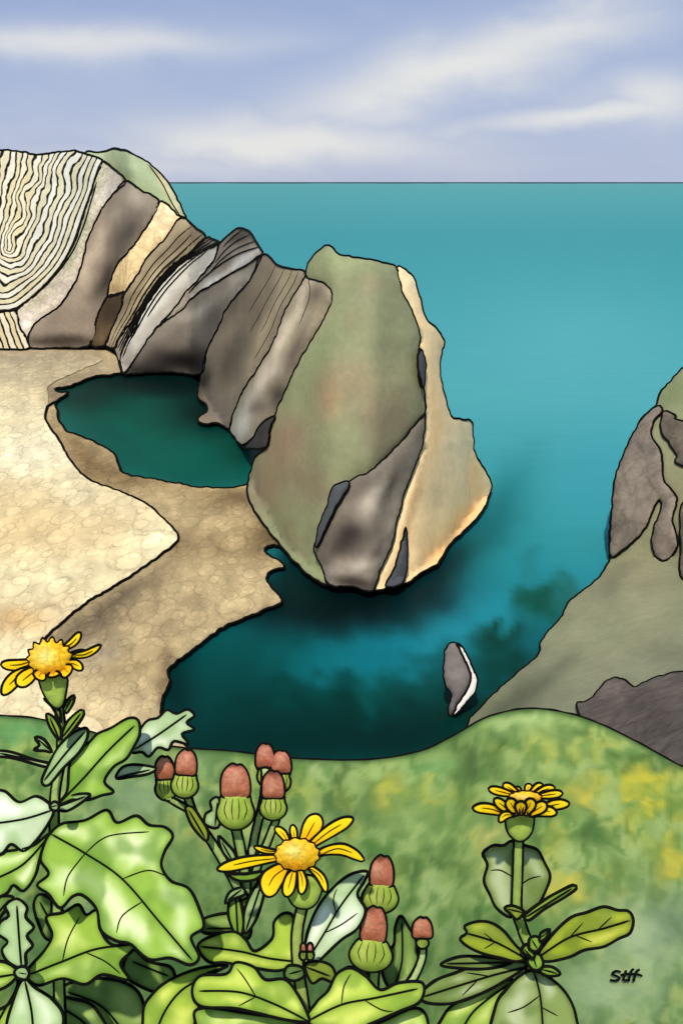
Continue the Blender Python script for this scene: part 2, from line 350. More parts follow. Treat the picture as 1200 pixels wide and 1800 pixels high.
rk(fc,OR,'folded_strata',[(-160,262),(-40,268),(0,265),(32,266),(66,273),(100,268),(126,266),(152,271)]+c1+[(-60,560),(-160,560)],
   paint((212,208,192),[(40,320,40,70,20,(220,206,168),.6),(120,330,50,60,20,(200,202,182),.6),(60,500,70,30,-30,(212,202,172),.6),(30,400,20,60,10,(230,214,172),.6),(150,300,30,30,0,(190,188,172),.5)],.05),
   mat=M_fold,band=foldband,step=2.8,rough=.2,gain=1.08)
rk(fc,OR,'foot_strata',[(-160,556),(0,549),(30,545),(34,570),(46,592),(52,612),(0,614),(-160,612)],
   paint((214,202,172),[],.06),mat=M_fold,band=lambda px,py:(px-.35*(py-550)+4*nz(px,py,20,3.))/11.5+.3+20,step=4,rough=.1,bulge=.4,gain=1.08)
rk(fc,OR,'speckled_stratum',c1[:-2]+[(30,543),(34,570),(50,610)]+c2[::-1][1:]+[(200,297)],
   paint((200,186,164),[(156,370,10,80,18,(154,156,122),.95),(105,470,14,50,42,(154,150,118),.9),(60,530,30,10,-30,(166,156,126),.8),(190,340,12,60,30,(212,202,182),.8),(120,510,26,26,30,(206,192,174),.7),(50,570,20,24,0,(218,206,188),.8)],.06),mat=M_speck,gain=1.04,
   lines=[([(170,320),(160,355),(146,400),(126,445),(92,490),(56,525)],1.2)])
rk(fc,OR,'dark_stratum',c2+[(100,612),(160,606)]+c3[::-1][1:]+[(250,335)],
   paint((132,118,100),[(236,345,34,16,30,(172,160,138),.9),(196,380,16,44,28,(158,144,124),.7),(230,405,16,46,34,(80,72,64),.9),(160,460,13,60,24,(176,158,134),.9),(190,490,16,44,28,(54,47,40),.95),(130,560,50,12,-30,(126,112,96),.7),(110,600,70,12,0,(46,39,32),.9)],.08))
rk(fc,OR,'cream_stratum',c3[:6]+[(206,516),(222,512)]+c4[:5][::-1]+[(312,378),(296,362)],
   paint((230,202,148),[(290,385,20,30,30,(236,212,166),.7),(225,470,20,40,30,(226,194,138),.6),(205,508,16,10,0,(156,126,86),.7)],.05),mat=M_speck,gain=1.08)
rk(fc,OR,'shadowed_stratum',[(190,522),(206,518),(220,514),(212,545),(196,580),(186,606),(160,606),(172,556)],paint((70,57,40),[(185,590,16,16,0,(110,92,66),.7)],.1))  # its shadow is painted in as a dark base colour
rk(fc,OR,'brown_stratum',c4+[(203,612)]+c5[::-1][1:]+[(346,402)],
   paint((150,134,104),[(325,420,30,12,-40,(126,112,90),.8),(262,490,9,70,37,(190,174,136),.9),(232,520,8,60,34,(112,96,72),.8),(205,590,10,30,25,(190,172,136),.7),(300,440,9,50,42,(104,90,70),.8)],.08),
   lines=[(between(c4,c5,.35),.7),(between(c4,c5,.6,.05),.7),(between(c4,c5,.82,0,.95),1.1)])
rd=thing('rock_ridge','low ridge of tilted grey strata joining striped cliff to headland','cliff',(-22,150,0),kind='structure'); OD=np.array((-22,150,0))
rk(rd,OD,'thin_strata',c5+c5b[::-1]+[(372,419)],paint((150,140,124),[(345,436,40,10,-35,(104,96,86),.7),(240,560,12,50,30,(192,182,162),.7)],.06),
   lines=[(between(c5,c5b[:-1],f,.0,.97),1.3) for f in (.25,.5,.75)],rough=.1,bulge=.3)
rk(rd,OD,'white_stratum',c5b[1:]+c6[::-1],paint((198,191,174),[(280,530,12,60,35,(216,211,196),.7),(228,640,14,30,30,(144,132,114),.8),(350,468,40,12,-35,(204,198,182),.6),(298,540,8,60,40,(154,144,128),.7)],.05),rough=.2,
   lines=[(between(c5b[1:],c6,.12,.0,.9),1.3),(between(c5b[1:],c6,.28,.0,.6),1.1)],gain=1.08)
rk(rd,OD,'crest_strata',[(385,428),(394,420),(408,408),(418,401),(436,405),(450,424),(461,447)]+c7[1:]+c6[::-1][3:],
   paint((140,128,112),[(420,415,26,12,-30,(72,64,56),.9),(425,458,46,8,-32,(222,216,204),.95),(372,495,44,7,-36,(222,216,202),.95),(395,455,20,14,-35,(104,95,84),.7)],.06),
   lines=[([(455,434),(420,446),(386,466),(352,494),(330,518)],1.5),([(448,424),(418,436),(390,456),(366,482)],1.1),([(440,412),(416,424),(394,442),(378,462)],1.1),([(426,404),(408,418),(392,434)],1.1)],rough=.1)
rk(rd,OD,'dark_rock',c8+[(300,654),(250,656),(218,657),(236,636),(260,596)]+c7[::-1][:-1],
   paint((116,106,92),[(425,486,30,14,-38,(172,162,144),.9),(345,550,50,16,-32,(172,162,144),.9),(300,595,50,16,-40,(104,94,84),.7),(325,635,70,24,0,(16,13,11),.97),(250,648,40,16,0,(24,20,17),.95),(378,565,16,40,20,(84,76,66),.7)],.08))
rk(rd,OD,'brown_rock',c8+[(350,675),(346,698),(364,712),(362,724),(347,738),(362,746),(384,744)]+c9[::-1]+[(510,472),(488,466)],
   paint((134,120,98),[(500,500,26,30,20,(148,138,110),.8),(440,560,26,50,25,(112,100,82),.7),(412,530,14,60,30,(84,74,62),.7),(470,570,10,70,26,(172,158,124),.8),(400,640,20,46,20,(82,72,60),.8),(445,640,10,50,30,(170,152,122),.7),(380,725,26,20,0,(112,100,88),.7),(356,670,12,34,0,(42,37,30),.85)],.08),
   lines=[(between(c8,c9,f,.02,e_),.55) for f,e_ in ((.35,.4),(.55,.5),(.72,.45),(.86,.6))])
rk(rd,OD,'pale_rock',c9+[(412,768),(430,784),(452,760),(470,742),(480,735)]+c10[::-1][1:],
   paint((150,138,112),[(560,516,20,16,0,(108,96,80),.8),(530,520,8,40,20,(186,172,142),.7),(492,600,10,90,28,(224,208,176),.9),(524,615,12,56,28,(92,80,68),.85),(550,570,8,40,28,(180,162,130),.7),(468,665,12,50,30,(210,196,174),.8),(487,700,12,26,20,(64,57,51),.85),(430,740,12,40,25,(228,216,196),.8),(452,715,10,20,30,(100,90,80),.7)],.08),
   lines=[(between(c9,c10,.45,.0,.35),.7)])
rk(rd,OD,'waterside_boulder',[(482,732),(474,756),(470,784),(446,789),(426,785),(444,770),(460,745)],paint((66,64,60),[(462,765,12,12,0,(48,46,42),.6)],.1),thick=8,bulge=.4,D=Drock(.42,-1.0))
hd=thing('headland','tall olive and cream rock headland standing in the sea mid picture','cliff',(8,84,0),kind='structure'); OH=np.array((8,84,0))
rb=[(697,470),(705,508),(722,545),(738,588),(735,612),(736,640),(744,682),(746,724)]
fl=[(746,726),(722,756),(692,790),(650,828),(612,848),(588,890),(568,930),(553,965),(566,996),(579,1028)]
fr_=[(746,726),(743,775),(728,820),(710,868),(697,915),(688,958),(668,1000),(655,1038)]
rk(hd,OH,'olive_rock_face',[(537,478),(545,458),(556,444),(572,433),(584,434),(594,446),(622,452),(655,458),(680,464)]+rb+fl[1:6]+[(583,905),(568,932),(553,965),(566,996),(579,1028),(548,1015),(515,985),(490,955),(462,920),(440,885),(434,855),(442,825),(452,800),(470,785),(474,756)]+c10[::-1],
   paint((140,143,104),[(600,460,60,22,10,(156,163,116),.8),(640,520,50,40,0,(144,145,110),.7),(655,500,30,16,0,(168,146,114),.4),(560,620,30,80,20,(144,155,108),.85),(625,665,60,40,0,(160,134,104),.6),(578,700,24,40,0,(168,134,102),.7),(690,630,50,50,0,(142,138,106),.5),(680,760,60,40,-40,(122,108,86),.7),(500,780,40,50,20,(160,132,106),.85),(540,850,70,40,30,(134,118,92),.7),(575,545,8,60,20,(178,166,126),.6),(465,860,30,40,0,(150,126,98),.8),(560,1000,30,14,40,(138,148,96),.7),(515,945,50,20,45,(142,134,96),.7),(660,720,50,30,0,(138,120,94),.6),(700,690,50,24,0,(128,120,92),.5),(620,560,30,30,0,(144,136,102),.5)],.04,50),
   step=8,bulge=.7,bw=60,rough=.25,rs=90,thick=12,gain=1.12)
rk(hd,OH,'cream_rock_face',rb+fr_[1:]+[(690,1030),(716,1024),(742,1006),(770,990),(790,958),(810,938),(832,918),(852,892),(861,862),(859,842),(846,818),(833,792),(828,742),(812,738),(792,730),(780,690),(773,655),(776,622),(780,600),(764,574),(748,560),(739,530),(733,505),(722,482),(708,472)],
   paint((224,198,150),[(715,490,14,18,0,(220,208,168),.8),(722,525,10,20,0,(202,196,156),.5),(755,600,14,50,0,(236,210,158),.8),(800,780,40,50,0,(226,206,164),.8),(775,850,12,70,15,(208,186,146),.6),(838,840,14,50,0,(238,192,130),.85),(765,950,40,40,-30,(232,198,144),.7),(760,700,12,50,0,(226,192,136),.7),(722,900,8,90,14,(160,128,90),.7),(815,910,46,16,-48,(240,182,114),.8),(704,1000,12,40,15,(240,200,138),.9),(775,965,44,14,-48,(240,184,116),.7),(765,770,8,50,8,(238,192,130),.6)],.04,40),
   step=7,bulge=.5,bw=30,rough=.15,rs=50,thick=12,gain=np.array([1.42,1.36,1.3]))
rk(hd,OH,'grey_rock_face',fl+[(620,1032),(655,1038)]+fr_[::-1][1:],
   paint((124,114,98),[(712,780,18,40,25,(112,102,86),.6),(645,850,40,18,-40,(92,82,72),.8),(652,890,20,54,32,(188,174,152),.9),(692,850,11,54,25,(66,59,52),.8),(612,945,46,26,-35,(44,38,33),.95),(640,992,60,14,-14,(182,168,148),.9),(598,1000,18,20,0,(140,124,106),.6),(630,1028,44,9,0,(48,41,36),.85),(684,930,10,50,15,(170,154,132),.8),(668,965,12,30,20,(80,71,62),.8),(575,960,10,30,20,(120,108,94),.5)],.06,30),
   step=6,bulge=.4,bw=20,rough=.15,D=Drock(.42,-.6),gain=1.25)
for nm,pl in (('crevice',[(737,612),(746,628),(748,652),(743,682),(736,650),(733,632)]),('crevice',[(600,848),(614,850),(592,888),(572,930),(556,962),(560,925),(574,890),(584,858)]),('crevice',[(713,928),(715,965),(710,1020),(678,1031),(692,1000),(702,965)])):
    rk(hd,OH,nm,pl,paint((76,78,78),[],.08),D=Drock(.42,-1.3),bulge=.2,thick=2,rough=.1,step=5,lw=1.9)
# right cliff
Ex=[645,680,710,740,790,840,900,980,1020,1060,1100,1130,1150,1190,1225,1255,1278,1400]; Ev=[1200,1170,1155,1125,1100,1080,1073,1070,1050,1000,975,950,945,900,860,830,820,760]
def DRT(shift=0,k=.5):
    def fn(px,py):
        E=np.interp(py,Ex,Ev); g=np.maximum(py,980); Y0=planeY(g,.2)
        Yb=np.where(py<980,(planeY(980,.2)+k*H)/(1+k*slope(py))-(planeY(980,.2)+k*H)/(1+k*slope(980))+planeY(980,.2),Y0)
        return Yb-np.maximum(px-E,0)*.045+shift
    return fn
cr=thing('cliff','grey green rocky slope rising from the sea at the right edge','cliff',(24,62,0),kind='structure'); OC=np.array((24,62,0))
rk(cr,OC,'cliff_slope',[(1500,500),(1240,610),(1200,645),(1180,668),(1160,690),(1152,712),(1126,738),(1108,776),(1090,812),(1079,850),(1074,900),(1070,940),(1070,982),(1056,1010),(1028,1036),(1000,1058),(984,1086),(962,1112),(948,1132),(946,1150),(915,1178),(880,1208),(848,1240),(832,1258),(820,1280),(800,1420),(1500,1420)],
   paint((138,136,106),[(1180,690,40,40,0,(118,130,94),.7),(1130,1000,50,40,-40,(156,146,116),.7),(1020,1110,90,30,-45,(156,150,120),.6),(1150,1080,60,60,0,(160,152,120),.6),(960,1190,80,20,-40,(106,104,82),.8),(890,1240,70,20,-35,(88,90,70),.85),(1060,1170,60,30,-30,(156,148,118),.6),(1190,870,16,40,0,(140,130,102),.6),(1195,960,14,60,0,(126,116,92),.6),(1180,1150,50,20,0,(114,110,86),.6),(1080,1020,20,60,40,(110,106,86),.6)],.05,50),
   D=DRT(),step=9,bulge=.6,bw=40,rough=.12,rs=80,thick=6,gain=np.array([1.18,1.20,1.08]))
rk(cr,OC,'brown_outcrop',[(1154,713),(1126,740),(1104,778),(1086,822),(1078,862),(1074,910),(1072,976),(1092,968),(1118,946),(1136,922),(1150,890),(1160,878),(1160,900),(1148,930),(1146,960),(1156,982),(1172,985),(1184,970),(1190,948),(1182,916),(1188,880),(1180,862),(1166,842),(1162,800),(1146,768),(1148,740),(1164,722)],
   paint((122,110,96),[(1110,850,16,60,15,(142,130,114),.7),(1130,780,30,24,0,(102,92,82),.7),(1090,930,20,30,0,(98,88,76),.6),(1165,950,12,40,0,(144,126,108),.6)],.07,20),mat=M_cobble,D=DRT(-.8),bulge=.3,step=6,thick=3,rough=.1)
rk(cr,OC,'side_outcrop',[(1166,724),(1186,730),(1205,742),(1400,760),(1400,860),(1205,822),(1188,800),(1174,778),(1160,752)],paint((102,92,78),[],.08,20),mat=M_cobble,D=DRT(-.8),bulge=.3,thick=3,rough=.1)
rk(cr,OC,'side_outcrop',[(1202,880),(1260,870),(1400,900),(1400,1060),(1215,1030),(1196,960)],paint((110,98,82),[],.08,20),mat=M_cobble,D=DRT(-.8),bulge=.3,thick=3,rough=.1)
rk(cr,OC,'lower_outcrop',[(1016,1252),(1030,1234),(1046,1220),(1062,1200),(1080,1192),(1098,1196),(1114,1208),(1134,1198),(1165,1188),(1205,1180),(1400,1170),(1400,1420),(1100,1400)],
   paint((98,86,74),[(1080,1215,30,16,0,(126,110,95),.7),(1150,1260,60,30,20,(72,62,54),.6),(1170,1210,30,16,0,(114,100,87),.6)],.08,20),mat=M_cobble,D=DRT(-1.2),bulge=.3,thick=3,rough=.1)
# sea rock
O1=P(805,1255,planeY(1255,0)); sr=thing('sea_rock','small grey and white pointed rock standing alone in the dark water','rock',tuple(O1))
def DS(px,py): Y0=planeY(1258,0.05); return (Y0+.25*H)/(1+.25*slope(py))
rk(sr,O1,'grey_side',[(786,1136),(796,1130),(806,1136),(818,1160),(827,1180),(826,1205),(812,1226),(800,1246),(790,1260),(788,1245),(794,1222),(783,1205),(779,1180),(781,1152)],paint((124,116,110),[(800,1170,14,30,0,(140,130,122),.7),(795,1240,10,20,0,(96,90,86),.6)],.06),D=DS,bulge=.3,bw=14,thick=1.5,rough=.1,step=4,gain=1.05)
rk(sr,O1,'white_side',[(802,1131),(812,1138),(822,1156),(830,1174),(838,1192),(836,1214),(822,1232),(806,1250),(796,1258),(804,1238),(818,1216),(826,1198),(825,1178),(814,1154)],paint((238,232,220),[],.04),D=lambda a,b:DS(a,b)-.3,bulge=.1,bw=10,thick=1.2,rough=.05,step=4,gain=1.1)
# ================= GRASS HILL =================
kx=[-600,0,60,130,190,260,330,400,450,520,600,650,700,750,800,850,900,935,975,1015,1060,1120,1200,1800]
ky=[1250,1258,1262,1278,1295,1308,1316,1320,1326,1334,1337,1336,1330,1318,1292,1262,1248,1245,1249,1258,1275,1305,1350,1420]
def crest(px): return (np.interp(px-12,kx,ky)+np.interp(px,kx,ky)+np.interp(px+12,kx,ky))/3
def groundY(px,py):
    s=np.clip((2300-py)/(2300-crest(px)),0,1); return .8+1.6*s+3.6*s**3
def hillcol(px,py):
    wx=px+16*nz(px,py,30,31.); wy=py+22*nz(px,py,30,37.)
    n1=fbm(wx,wy*.85,90,1.,3); n2=fbm(wx,wy*.8,44,6.,3); n3=fbm(wx,wy*.7,20,9.,2); n4=fbm(wx+200,wy*.8,60,15.,3)
    c=np.tile(np.array((140,166,90.)),(len(px),1))
    def mixc(rgb,w):
        nonlocal c
        w=np.clip(w,0,1)[:,None]; c=c*(1-w)+np.array(rgb,float)*w
    mixc((96,134,68),np.clip((n1+.08)*1.5,0,.85)); mixc((182,200,130),np.clip((-n1-.02)*1.8,0,.85)); mixc((204,198,90),np.clip((n4-.16)*1.8,0,.7)); mixc((82,112,56),np.clip((n2-.04)*1.6,0,.8)); mixc((180,198,118),np.clip((-n2-.08)*1.6,0,.8)); mixc((92,134,62),np.clip((n3-.02)*1.2,0,.55)); mixc((174,194,112),np.clip((-n3-.06)*1.1,0,.5))
    g=lambda x,y,rx,ry: np.exp(-((wx-x)/rx)**2-((wy-y)/ry)**2)
    mixc((226,208,66),np.clip((g(1120,1390,66,30)+g(1140,1430,30,44)*.8)*(.75+1.6*n2),0,.9)); mixc((212,200,84),g(980,1560,80,46)*(.5+1.4*n2)); mixc((212,200,86),g(1040,1395,70,26)*(.4+1.6*n2)); mixc((200,194,82),g(700,1400,60,40)*(.5+1.4*n2)); mixc((210,198,74),g(1190,1500,40,60)*(.5+1.4*n2)); mixc((198,190,90),g(690,1760,40,60)*.4); mixc((208,204,116),g(860,1480,50,60)*(.3+n2))
    mixc((190,212,136),g(910,1268,80,20)*.8); mixc((136,186,114),g(760,1348,50,22)*.6); mixc((88,112,60),g(850,1335,60,30)*.6*(1+n2)); mixc((156,176,96),g(990,1300,60,24)*.5)
    mixc((200,212,168),g(1130,1640,90,70)*.75); mixc((184,202,152),g(1060,1740,140,60)*.75); mixc((158,184,114),g(720,1440,60,40)*.5)
    mixc((98,122,94),g(1185,1620,50,60)*.5); mixc((82,110,66),g(620,1420,60,36)*.4); mixc((148,172,126),g(240,1400,70,50)*.8); mixc((112,166,98),g(40,1285,90,22)*.9); mixc((156,178,124),g(330,1340,60,24)*.7)
    mixc((74,110,58),g(150,1700,330,110)*.6); mixc((76,110,58),g(560,1720,240,100)*.6); mixc((90,122,70),g(350,1560,110,130)*.4); mixc((88,118,64),g(900,1700,110,60)*.5)  # shade beneath and between the leaves, painted into the turf colour
    dc=py-crest(px); mixc((60,92,42),.65*np.exp(-(dc/7)**2))
    return c
xs=np.arange(-600,1801,7.); ss=np.linspace(0,1,190)
cy=crest(xs); gx=np.tile(xs,(len(ss),1)); gy=2300-(2300-cy)[None,:]*ss[:,None]
px=gx.ravel(); py=gy.ravel(); Yg=groundY(px,py); Vg=P(px,py,Yg)
Vg[:,2]+=.008*nz(Vg[:,0]*100,Vg[:,1]*100,18,2.)*(py<2200)*np.clip((py-crest(px))/30,0,1)
Cg=s2l(hillcol(px,py))*LC*1.06
ex=[];eC=[]; last=Vg[-len(xs):]; lc=Cg[-len(xs):]
for dy in (.05,.15,.4,1,3,8,16,24):
    q=last.copy(); rdir=q[:,:2]/np.linalg.norm(q[:,:2],axis=1)[:,None]
    q[:,:2]+=rdir*dy; q[:,2]-=dy*(1.1+min(dy,.5)*.3)+.02*dy; ex.append(q); eC.append(lc*.8)
nearr=Vg[:len(xs)].copy(); nearr[:,1]-=6; nearr[:,2]+=.3
Va=np.concatenate([nearr,Vg]+ex); Ca=np.concatenate([Cg[:len(xs)],Cg]+eC); nc=len(xs); nr=len(Va)//nc
faces=[(i*nc+j,i*nc+j+1,(i+1)*nc+j+1,(i+1)*nc+j) for i in range(nr-1) for j in range(nc-1)]
hill=link('grass_hill',Va,faces,[M_grass],None,Ca)
tag(hill,'mottled green grassy clifftop sloping down in the foreground','hill',kind='structure')
crx=np.arange(-100,1300,6.); cc=crest(crx)+1.2*nz(crx,crx*0,20,3.); pp=P(crx,cc,np.full(len(crx),6.0)); v,f=tube(pp,2.5*np.linalg.norm(pp-CAM,axis=1)/F*(1+.25*nz(crx,crx*0,30,4.)))
rim=link('turf_edge',v,f,[M_line],hill)
# ================= PLANTS =================
PAL={'g':((146,176,64),(204,218,128),(96,132,46)),'p':((196,210,172),(232,238,216),(148,176,116)),'w':((146,180,70),(226,234,182),(92,130,48)),
 'd':((116,142,68),(156,176,102),(74,102,50)),'o':((152,164,44),(198,198,84),(98,116,44)),'s':((130,148,82),(176,186,146),(90,112,52)),'b':((170,194,138),(214,224,190),(116,148,86)),
 'l':((160,184,66),(208,216,104),(104,136,46))}
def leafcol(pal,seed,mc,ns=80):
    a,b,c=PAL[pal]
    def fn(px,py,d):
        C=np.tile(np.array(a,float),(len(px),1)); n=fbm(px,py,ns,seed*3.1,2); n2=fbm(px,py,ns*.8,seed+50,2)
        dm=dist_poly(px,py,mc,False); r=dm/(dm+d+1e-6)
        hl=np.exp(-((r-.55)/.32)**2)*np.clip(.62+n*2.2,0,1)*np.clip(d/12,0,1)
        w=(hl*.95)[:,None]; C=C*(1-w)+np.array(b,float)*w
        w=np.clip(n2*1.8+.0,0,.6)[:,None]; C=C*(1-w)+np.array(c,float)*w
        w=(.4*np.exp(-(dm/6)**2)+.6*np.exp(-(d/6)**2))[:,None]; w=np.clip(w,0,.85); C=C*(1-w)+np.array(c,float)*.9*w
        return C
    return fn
sd=[0]
LEAFG=np.array([1.06,1.06,1.0])
def leaf(par,org,poly,mid,Y,pal,fold=.0001,tilt=-.0003,lw=2.6,veins=(),name='leaf'):
    sd[0]+=1; yc=np.mean([q[1] for q in poly]); mc=catmull(mid,6,False)
    def D(px,py):
        dm=dist_poly(px,py,mc,False); return Y+tilt*(py-yc)+fold*np.minimum(dm,60)
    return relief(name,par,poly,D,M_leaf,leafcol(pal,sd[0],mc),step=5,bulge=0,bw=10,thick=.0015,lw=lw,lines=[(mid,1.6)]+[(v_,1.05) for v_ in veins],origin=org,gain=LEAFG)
def ribbon(pts,w0,w1):
    c=catmull(pts,12,False); T=np.gradient(c,axis=0); T/=np.linalg.norm(T,axis=1)[:,None]; Nn=np.stack([-T[:,1],T[:,0]],-1); w=np.linspace(w0,w1,len(c))[:,None]
    return [tuple(p) for p in (c+Nn*w)]+[tuple(p) for p in (c-Nn*w)[::-1]]
def stem(par,org,pts,w0,w1,Y,rgb=(144,166,88),name='stem'):
    D=lambda px,py: Y+0*px
    return relief(name,par,ribbon(pts,w0,w1),D,M_leaf,paint(tuple(min(235,c*1.14) for c in rgb),[],.10,20),step=5,bulge=max(w0,w1)*Y/F*.45,bw=max(w0,w1),thick=max(w0,w1)*Y/F*.8,mirror=True,lw=2.3,origin=org,gain=LEAFG,edge_dark=.1,edge_w=4)
def petalpoly(b,t,w,bend=0,blunt=.5):
    b=np.array(b,float); t=np.array(t,float); d=t-b; L=np.linalg.norm(d); d/=L; n=np.array([-d[1],d[0]])
    up=[];dn=[]
    for s,k in ((0,.4),(.25,.75),(.55,1),(.8,.92),(.95,blunt)):
        c=b+d*L*s+n*bend*math.sin(math.pi*s); up.append(tuple(c+n*w*k)); dn.append(tuple(c-n*w*k))
    return up+[tuple(t)]+dn[::-1], [tuple(b+d*L*.1),tuple(b+d*L*.45+n*bend),tuple(b+d*L*.75+n*bend*.7)]
def flower(par,org,c,rx,ry,Y,tips,calyx,spikes=False,cup=None):
    hd_poly=[(c[0]+rx*math.cos(t)*(1+.10*(i%2)),c[1]+ry*math.sin(t)*(1+.10*(i%2))) for i,t in enumerate(np.linspace(0,2*math.pi,27)[:-1])]
    if spikes:
        hd_poly=[(c[0]+rx*math.cos(t)*(1+.16*(i%2)),c[1]+ry*math.sin(t)*(1+(.36 if math.sin(t)<0 else .1)*(i%2))) for i,t in enumerate(np.linspace(0,2*math.pi,31)[:-1])]
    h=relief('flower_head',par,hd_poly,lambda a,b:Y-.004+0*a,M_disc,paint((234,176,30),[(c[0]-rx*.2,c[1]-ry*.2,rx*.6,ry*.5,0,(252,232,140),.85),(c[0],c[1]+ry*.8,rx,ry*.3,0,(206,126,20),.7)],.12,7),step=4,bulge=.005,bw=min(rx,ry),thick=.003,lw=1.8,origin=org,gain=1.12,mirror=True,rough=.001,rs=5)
    for i,(tx,ty,w,bend,back) in enumerate(tips):
        a=math.atan2((ty-c[1])/ry,(tx-c[0])/rx); b0=(c[0]+rx*.75*math.cos(a),c[1]+ry*.75*math.sin(a))
        if cup and not back: b0=(cup[0]+(tx-cup[0])*.28,cup[1])
        pl,mid=petalpoly(b0,(tx,ty),w,bend)
        L=math.hypot(tx-b0[0],ty-b0[1])
        relief('petal',h,pl,(lambda a,b,b0=b0,L=L,back=back:Y+(.004 if back else (-.015 if cup else -.002))+(.012 if back else -.008)*np.hypot(a-b0[0],b-b0[1])/L),M_petal,
          paint((250,206,20),[(tx,ty,w*2,w*2,0,(252,216,48),.6),(b0[0],b0[1],w*2,w*2,0,(230,150,12),.6)],.05,14,i),step=4,bulge=.0004,bw=5,thick=.0012,lw=2.2,origin=org,gain=1.16,lines=[(mid,.8)])
    if calyx:
        relief('calyx',h,calyx,lambda a,b:Y+.006+0*a,M_bud,paint((164,184,82),[(c[0],calyx[0][1]+8,rx,8,0,(116,134,54),.6)],.10,10),step=4,bulge=.004,bw=16,thick=.004,mirror=True,lw=2.3,origin=org,gain=LEAFG,edge_dark=.1,edge_w=5)
    return h
def bud(par,org,c,w,h,Y,tw,th,rot=0):
    """ribbed green involucre with a closed rust coloured tip"""
    x,y=c
    def R(pts):
        a=math.radians(rot); return [(x+(u*math.cos(a)-v*math.sin(a)),y+(u*math.sin(a)+v*math.cos(a))) for u,v in pts]
    body=R([(-tw*.9,-h*.42),(-w*.85,-h*.2),(-w,.05*h),(-w*.85,h*.3),(-w*.45,h*.47),(0,h*.52),(w*.45,h*.47),(w*.85,h*.3),(w,.05*h),(w*.85,-h*.2),(tw*.9,-h*.42),(0,-h*.5)])
    ribs=[(R([(w*k*.75,-h*.30),(w*k,0),(w*k*.7,h*.26)]),.75) for k in (-.6,-.2,.2,.6)]
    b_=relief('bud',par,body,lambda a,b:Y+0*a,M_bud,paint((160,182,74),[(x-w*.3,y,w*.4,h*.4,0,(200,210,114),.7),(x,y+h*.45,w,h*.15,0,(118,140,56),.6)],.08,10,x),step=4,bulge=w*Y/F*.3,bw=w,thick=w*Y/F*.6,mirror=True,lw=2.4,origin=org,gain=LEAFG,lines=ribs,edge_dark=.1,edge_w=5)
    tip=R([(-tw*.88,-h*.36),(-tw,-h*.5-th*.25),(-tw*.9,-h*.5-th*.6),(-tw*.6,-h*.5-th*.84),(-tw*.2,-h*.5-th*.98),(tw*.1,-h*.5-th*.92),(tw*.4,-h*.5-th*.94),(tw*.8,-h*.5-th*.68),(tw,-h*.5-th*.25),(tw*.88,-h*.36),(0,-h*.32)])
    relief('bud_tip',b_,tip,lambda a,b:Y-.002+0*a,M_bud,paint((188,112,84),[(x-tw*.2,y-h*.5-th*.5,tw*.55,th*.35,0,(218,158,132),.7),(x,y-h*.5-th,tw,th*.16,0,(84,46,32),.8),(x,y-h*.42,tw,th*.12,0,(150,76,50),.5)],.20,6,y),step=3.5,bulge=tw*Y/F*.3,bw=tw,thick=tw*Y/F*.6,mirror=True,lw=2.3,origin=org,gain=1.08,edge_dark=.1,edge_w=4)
    return b_
# --- plant A
YA=.92; by_=2240; oA=P(120,by_,YA); A=thing('ragwort_plant','leafy yellow ragwort in front of the sand at the left edge','flower',tuple(oA),group='yellow ragwort plants in flower')
stem(A,oA,[(98,1205),(108,1280),(106,1340),(96,1420),(100,1600),(110,1900),(120,by_)],7,11,YA,(150,170,100))
leaf(A,oA,[(88,1466),(110,1448),(150,1442),(188,1424),(206,1446),(240,1434),(262,1450),(290,1454),(304,1470),(290,1496),(284,1522),(300,1548),(332,1562),(350,1596),(358,1630),(336,1648),(350,1682),(334,1696),(300,1684),(262,1686),(230,1660),(205,1654),(178,1636),(170,1598),(146,1574),(128,1576),(106,1596),(86,1572),(66,1556),(86,1536),(72,1512),(78,1485)],[(90,1466),(150,1500),(215,1545),(280,1620),(338,1688)],.86,'w',veins=[[(150,1500),(190,1470),(262,1462)],[(215,1545),(260,1530),(292,1540)],[(150,1500),(120,1540),(112,1575)],[(250,1585),(215,1610),(205,1640)]])
leaf(A,oA,[(100,1416),(118,1392),(122,1350),(130,1322),(156,1306),(172,1290),(195,1280),(225,1263),(243,1266),(246,1290),(236,1312),(222,1334),(200,1348),(184,1374),(200,1392),(180,1398),(155,1406),(128,1406)],[(102,1414),(145,1370),(190,1320),(236,1276)],.90,'w')
leaf(A,oA,[(232,1322),(240,1295),(258,1268),(278,1262),(294,1248),(310,1255),(330,1247),(342,1258),(328,1270),(342,1282),(320,1290),(332,1308),(306,1303),(296,1318),(278,1314),(262,1330),(250,1322)],[(236,1318),(280,1290),(328,1256)],.95,'p')
leaf(A,oA,[(74,1374),(84,1348),(104,1312),(130,1288),(152,1280),(154,1296),(140,1322),(112,1350),(86,1380)],[(78,1372),(115,1325),(150,1286)],.90,'b')
leaf(A,oA,[(94,1422),(66,1400),(34,1410),(6,1390),(-30,1400),(-40,1490),(0,1502),(20,1484),(42,1496),(62,1480),(84,1450)],[(92,1424),(40,1440),(-30,1450)],.90,'p')
leaf(A,oA,[(88,1466),(60,1486),(30,1494),(-20,1508),(-30,1580),(10,1572),(24,1556),(42,1566),(62,1540),(72,1505)],[(86,1470),(40,1520),(-20,1550)],.88,'w')
leaf(A,oA,[(100,1418),(124,1399),(158,1396),(142,1412),(116,1426)],[(102,1418),(150,1400)],.88,'b')
leaf(A,oA,[(205,1368),(214,1350),(236,1344),(274,1350),(262,1360),(234,1365)],[(208,1366),(264,1353)],.93,'p')
leaf(A,oA,[(104,1300),(88,1278),(82,1255),(96,1262),(108,1284)],[(104,1298),(88,1262)],.91,'l')
